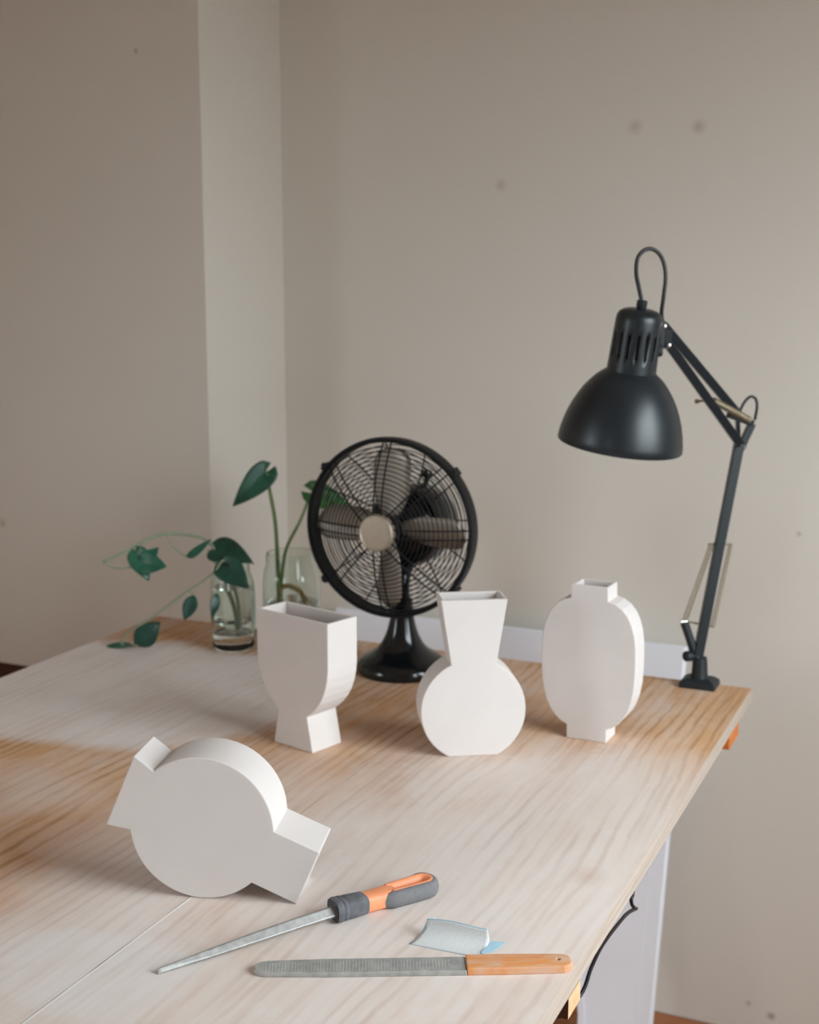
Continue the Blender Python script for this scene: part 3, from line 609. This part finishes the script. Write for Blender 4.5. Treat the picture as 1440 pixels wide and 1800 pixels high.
stem([(-1.0200, 1.7900, 0.7700), (-1.0330, 1.7900, 0.7961), (-1.0360, 1.8030, 0.8481), (-1.0330, 1.8150, 0.8914), (-1.0259, 1.8480, 0.9306), (-1.0184, 1.8704, 0.9720)], [0.0036, 0.0032, 0.0029, 0.0025, 0.0020], STEMG, cut, o2)
stem([(-1.0300, 1.7880, 0.8050), (-1.0310, 1.7890, 0.8277), (-1.0208, 1.7982, 0.8322), (-1.0082, 1.8128, 0.8209), (-0.9950, 1.8100, 0.8028), (-0.9930, 1.8060, 0.7800)], 0.0042, ROOT, cut, o2, 'root')
leaf('leaf', (-1.0628, 1.8028, 1.0139), (-1.0960, 1.7565, 0.9640), 0.043, (0.62, -0.72, 0.30), LEAFM, cut, o2, 0.20, 0.16, 0.06, 0.5)
leaf('leaf', (-1.0130, 1.8720, 0.9730), (-0.9550, 1.9042, 0.9440), 0.044, (0.30, -0.75, 0.60), LEAFL, cut, o2, 0.24, 0.15, 0.06, 0.5)

# ------------------------------------------------------------------ tools
# the long file with the grey and orange handle: local x along the tool, tip at x=0
fo = thing('hand_file', 'long steel file with grey and orange looped plastic handle', 'file', (-0.6000, 0.8275, ZT), (0, 0, math.radians(57.2)))
bm = bmesh.new(); rows = []
for x, wd, h, z0 in ((0.0, 0.0044, 0.0040, 0.0), (0.003, 0.0050, 0.0044, 0.0002), (0.05, 0.0088, 0.0062, 0.0018), (0.09, 0.0112, 0.0074, 0.0034), (0.125, 0.0122, 0.0080, 0.0046), (0.1725, 0.0124, 0.0082, 0.0058)):
    rows.append([bm.verts.new((x, y, z)) for y, z in ((-wd / 2, z0 + h * 0.30), (-wd * 0.40, z0), (wd * 0.40, z0), (wd / 2, z0 + h * 0.35), (wd * 0.16, z0 + h), (-wd * 0.02, z0 + h))])
for A, B in zip(rows, rows[1:]):
    for i in range(6): bm.faces.new((A[i], A[(i + 1) % 6], B[(i + 1) % 6], B[i]))
bm.faces.new(rows[0][::-1]); bm.faces.new(rows[-1]); bevel(link_mesh('blade', bm, STEEL, fo), 0.0004)
def loft(bm, secs, seg=28, p=3.2):
    R_ = []
    for x, hw, hh, yc, zc in secs:
        ring = []
        for k in range(seg):
            a = 2 * PI * k / seg; c, s = math.cos(a), math.sin(a)
            ring.append(bm.verts.new((x, yc + hw * math.copysign(abs(c) ** (2 / p), c), zc + hh * math.copysign(abs(s) ** (2 / p), s))))
        R_.append(ring)
    for A, B in zip(R_, R_[1:]):
        for k in range(seg): bm.faces.new((A[k], A[(k + 1) % seg], B[(k + 1) % seg], B[k]))
    bm.faces.new(R_[0][::-1]); bm.faces.new(R_[-1])
HX = 0.168
bm = bmesh.new(); loft(bm, [(HX + 0.002, 0.0075, 0.0060, 0, 0.0100), (HX, 0.0092, 0.0080, 0, 0.0100), (HX - 0.001, 0.0108, 0.0094, 0, 0.0100), (HX + 0.0015, 0.0115, 0.0100, 0, 0.0100), (HX + 0.004, 0.0115, 0.0100, 0, 0.0100), (HX + 0.0052, 0.0107, 0.0092, 0, 0.0100), (HX + 0.0064, 0.0113, 0.0098, 0, 0.0100),
     (HX + 0.009, 0.0112, 0.0097, 0, 0.0100), (HX + 0.0102, 0.0104, 0.0090, 0, 0.0099), (HX + 0.0115, 0.0110, 0.0095, 0, 0.0098), (HX + 0.022, 0.0106, 0.0092, 0, 0.0095), (HX + 0.030, 0.0102, 0.0089, 0, 0.0092), (HX + 0.0315, 0.0094, 0.0080, 0, 0.0092)])
link_mesh('collar', bm, GRIPD, fo, 50)
bm = bmesh.new(); loft(bm, [(HX + 0.024, 0.0095, 0.0085, 0, 0.0092), (HX + 0.036, 0.0094, 0.0084, 0, 0.0090), (HX + 0.048, 0.0100, 0.0082, 0, 0.0088), (HX + 0.058, 0.0108, 0.0080, 0, 0.0086), (HX + 0.063, 0.0100, 0.0070, 0, 0.0086)])
path = []
x0, x1, hw = HX + 0.058, HX + 0.0945, 0.0080
for k in range(8): path.append((x0 + (x1 - x0) * k / 8, -hw + 0.0016 * (1 - k / 8)))
for k in range(17): a = -PI / 2 + PI * k / 16; path.append((x1 + hw * math.cos(a), hw * math.sin(a)))
for k in range(1, 9): path.append((x1 - (x1 - x0) * k / 8, hw - 0.0016 * k / 8))
tube(bm, [(x, y, 0.0088) for x, y in path], 0.0049, 14, flat=1.70); link_mesh('handle_core', bm, ORANGE, fo, 60)
bm = bmesh.new(); gp = [(HX + 0.045, -0.0060), (HX + 0.050, -0.0066)] + [(x0 + (x1 - x0) * k / 8, -hw - 0.0022 + 0.0012 * (1 - k / 8)) for k in range(9)]
gp += [(x1 + (hw + 0.0022) * math.cos(-PI / 2 + PI * k / 16), (hw + 0.0022) * math.sin(-PI / 2 + PI * k / 16)) for k in range(1, 17)] + [(x1 - 0.008, hw + 0.0020), (x1 - 0.018, hw + 0.0004)]
n = len(gp); rr = [0.0052 * (0.45, 0.85, 1.0)[min(2, k, n - 1 - k)] for k in range(n)]
tube(bm, [(x, y, 0.0083) for x, y in gp], rr, 14, flat=1.60); link_mesh('rubber_grip', bm, GRIP, fo, 60)
# the flat rasp with the wooden handle
ra = thing('flat_rasp', 'flat rasp with dusty orange wooden handle near the table edge', 'rasp', (-0.5290, 0.8630, ZT), (0, 0, math.radians(25.9)))
def slab(name, pts, z0, z1, mat, parent, bw=0.0008, hole=None):
    bm = bmesh.new(); n = len(pts); A = [bm.verts.new((x, y, z1)) for x, y in pts]; B = [bm.verts.new((x, y, z0)) for x, y in pts]
    if hole:
        m = len(hole); HA = [bm.verts.new((x, y, z1)) for x, y in hole]; HB_ = [bm.verts.new((x, y, z0)) for x, y in hole]
        for i in range(m): bm.faces.new((HA[i], HA[(i + 1) % m], HB_[(i + 1) % m], HB_[i]))
        for P_, H_ in ((A, HA), (B, HB_)):
            es = [bm.edges.get((P_[i], P_[(i + 1) % n])) or bm.edges.new((P_[i], P_[(i + 1) % n])) for i in range(n)] + [bm.edges.get((H_[i], H_[(i + 1) % m])) for i in range(m)]
            bmesh.ops.triangle_fill(bm, use_beauty=True, edges=es)
    else: bm.faces.new(A); bm.faces.new(B[::-1])
    for i in range(n):
        if not bm.faces.get((A[i], A[(i + 1) % n], B[(i + 1) % n], B[i])): bm.faces.new((A[i], A[(i + 1) % n], B[(i + 1) % n], B[i]))
    return bevel(link_mesh(name, bm, mat, parent), bw, 2, 50)
RL = 0.176
pts = [(RL, -0.0118), (RL, 0.0118), (0.06, 0.0116), (0.012, 0.0098)] + [(0.0085 - 0.0085 * math.sin(a), 0.0092 * math.cos(a)) for a in [PI * k / 10 for k in range(1, 10)]] + [(0.012, -0.0098), (0.06, -0.0116)]
slab('blade', pts, 0.0, 0.0046, RASP, ra, 0.0010)
bm = bmesh.new()
for i in range(58):
    x = 0.010 + i * 0.00265; hwid = 0.0088 if x > 0.02 else 0.0072
    for j in range(9):
        y = -hwid + 2 * hwid * (j + (0.5 if i % 2 else 0.1)) / 9.2; q = 0.0006
        v = [bm.verts.new((x + a, y + b, 0.00455)) for a, b in ((-q, -q), (q, -q), (q, q), (-q, q))]; t_ = bm.verts.new((x + q * 0.8, y, 0.0053))
        for k in range(4): bm.faces.new((v[k], v[(k + 1) % 4], t_))
tt = link_mesh('teeth', bm, RASP, ra); tt['kind'] = 'stuff'
HL = 0.0875
hp = [(RL, -0.0117), (RL + 0.03, -0.0119), (RL + HL - 0.007, -0.0108), (RL + HL - 0.002, -0.0080), (RL + HL, -0.0040), (RL + HL, 0.0040), (RL + HL - 0.002, 0.0080), (RL + HL - 0.007, 0.0108), (RL + 0.03, 0.0119), (RL, 0.0117)]
hole = [(RL + HL - 0.0105 + 0.0017 * math.cos(2 * PI * k / 14), 0.0015 + 0.0017 * math.sin(2 * PI * k / 14)) for k in range(14)]
slab('handle', hp, 0.0, 0.0066, RASPW, ra, 0.0010, hole)

# the curled scrap of sandpaper behind the rasp
pa = thing('sandpaper_scrap', 'torn curled scrap of pale grey sandpaper with blue back behind rasp', 'sandpaper', (-0.4300, 0.9575, ZT), (0, 0, math.radians(3.0)))
def paper_pt(u, v, off=0.0):
    Lx = 0.0640; th = max(0.0, v - 0.22) / 0.78 * math.radians(116 - 14 * u); r = 0.0108 + 0.0012 * u
    y = 0.0085 * min(1, v / 0.22) + (r - off) * math.sin(th); z = 0.0004 + off + (r - off) * (1 - math.cos(th))
    x = u * Lx + 0.010 * v * (1 - u) + 0.0012 * math.sin(9 * v + 2) * (1 if u in (0, 1) else 0)
    return (x, y + 0.004 * u * v - 0.001 * u, z + 0.0012 * math.sin(5 * u) * v)
def sheet(off, u0=0.0, u1=1.0, v1=1.0, nu=22, nv=14):
    bm = bmesh.new(); g = [[bm.verts.new(paper_pt(u0 + (u1 - u0) * i / nu, v1 * j / nv, off)) for j in range(nv + 1)] for i in range(nu + 1)]
    for i in range(nu):
        for j in range(nv): bm.faces.new((g[i][j], g[i + 1][j], g[i + 1][j + 1], g[i][j + 1]))
    return bm
o = link_mesh('paper_face', sheet(0.0), PAPER, pa, 180); sm = o.modifiers.new('t', 'SOLIDIFY'); sm.thickness = 0.0003
o = link_mesh('paper_back', sheet(-0.00045, -0.02, 1.0, 1.03), PAPERB, pa, 180); o['label'] = 'pale blue paper back'; sm = o.modifiers.new('t', 'SOLIDIFY'); sm.thickness = 0.0002
bm = bmesh.new(); q = [(0.0620, 0.0070, 0.0010), (0.0655, 0.0250, 0.0030), (0.0775, 0.0290, 0.0020), (0.0720, 0.0150, 0.0006), (0.0640, 0.0050, 0.0006)]; bm.faces.new([bm.verts.new(p) for p in q])
o = link_mesh('folded_corner', bm, PAPERB, pa); o['label'] = 'pale blue folded corner'; sm = o.modifiers.new('t', 'SOLIDIFY'); sm.thickness = 0.0004
bm = bmesh.new(); q = [(0.010, 0.0195, 0.0105), (0.0205, 0.0200, 0.0112), (0.0160, 0.0250, 0.0140), (0.0115, 0.0245, 0.0165), (0.0090, 0.0220, 0.0145)]; bm.faces.new([bm.verts.new(p) for p in q])
o = link_mesh('torn_flap', bm, PAPER, pa); sm = o.modifiers.new('t', 'SOLIDIFY'); sm.thickness = 0.0004

# the black cord drooping under the right edge of the table
bm = bmesh.new(); co = V((-0.31, 1.2547, 0.7365))
tube(bm, [V(p) - co for p in ((-0.318, 1.275, 0.7340), (-0.312, 1.262, 0.7150), (-0.31, 1.2547, 0.69), (-0.31, 1.2484, 0.6853), (-0.31, 1.2515, 0.6776), (-0.31, 1.2640, 0.6680), (-0.31, 1.2716, 0.6639))], 0.0019, 8, smooth=5)
tube(bm, [V(p) - co for p in ((-0.31, 1.2716, 0.6639), (-0.31, 1.2382, 0.6748), (-0.31, 1.2047, 0.6805), (-0.31, 1.1424, 0.6862), (-0.31, 1.1045, 0.6818), (-0.31, 1.069, 0.6718), (-0.325, 1.035, 0.665), (-0.38, 1.00, 0.690), (-0.46, 0.999, 0.7345))], 0.0019, 8, smooth=6)
o = link_mesh('power_cord', bm, CABLE, None, 180); o.location = co; o['label'] = 'thin black cord drooping under the right edge of the table'; o['category'] = 'cord'
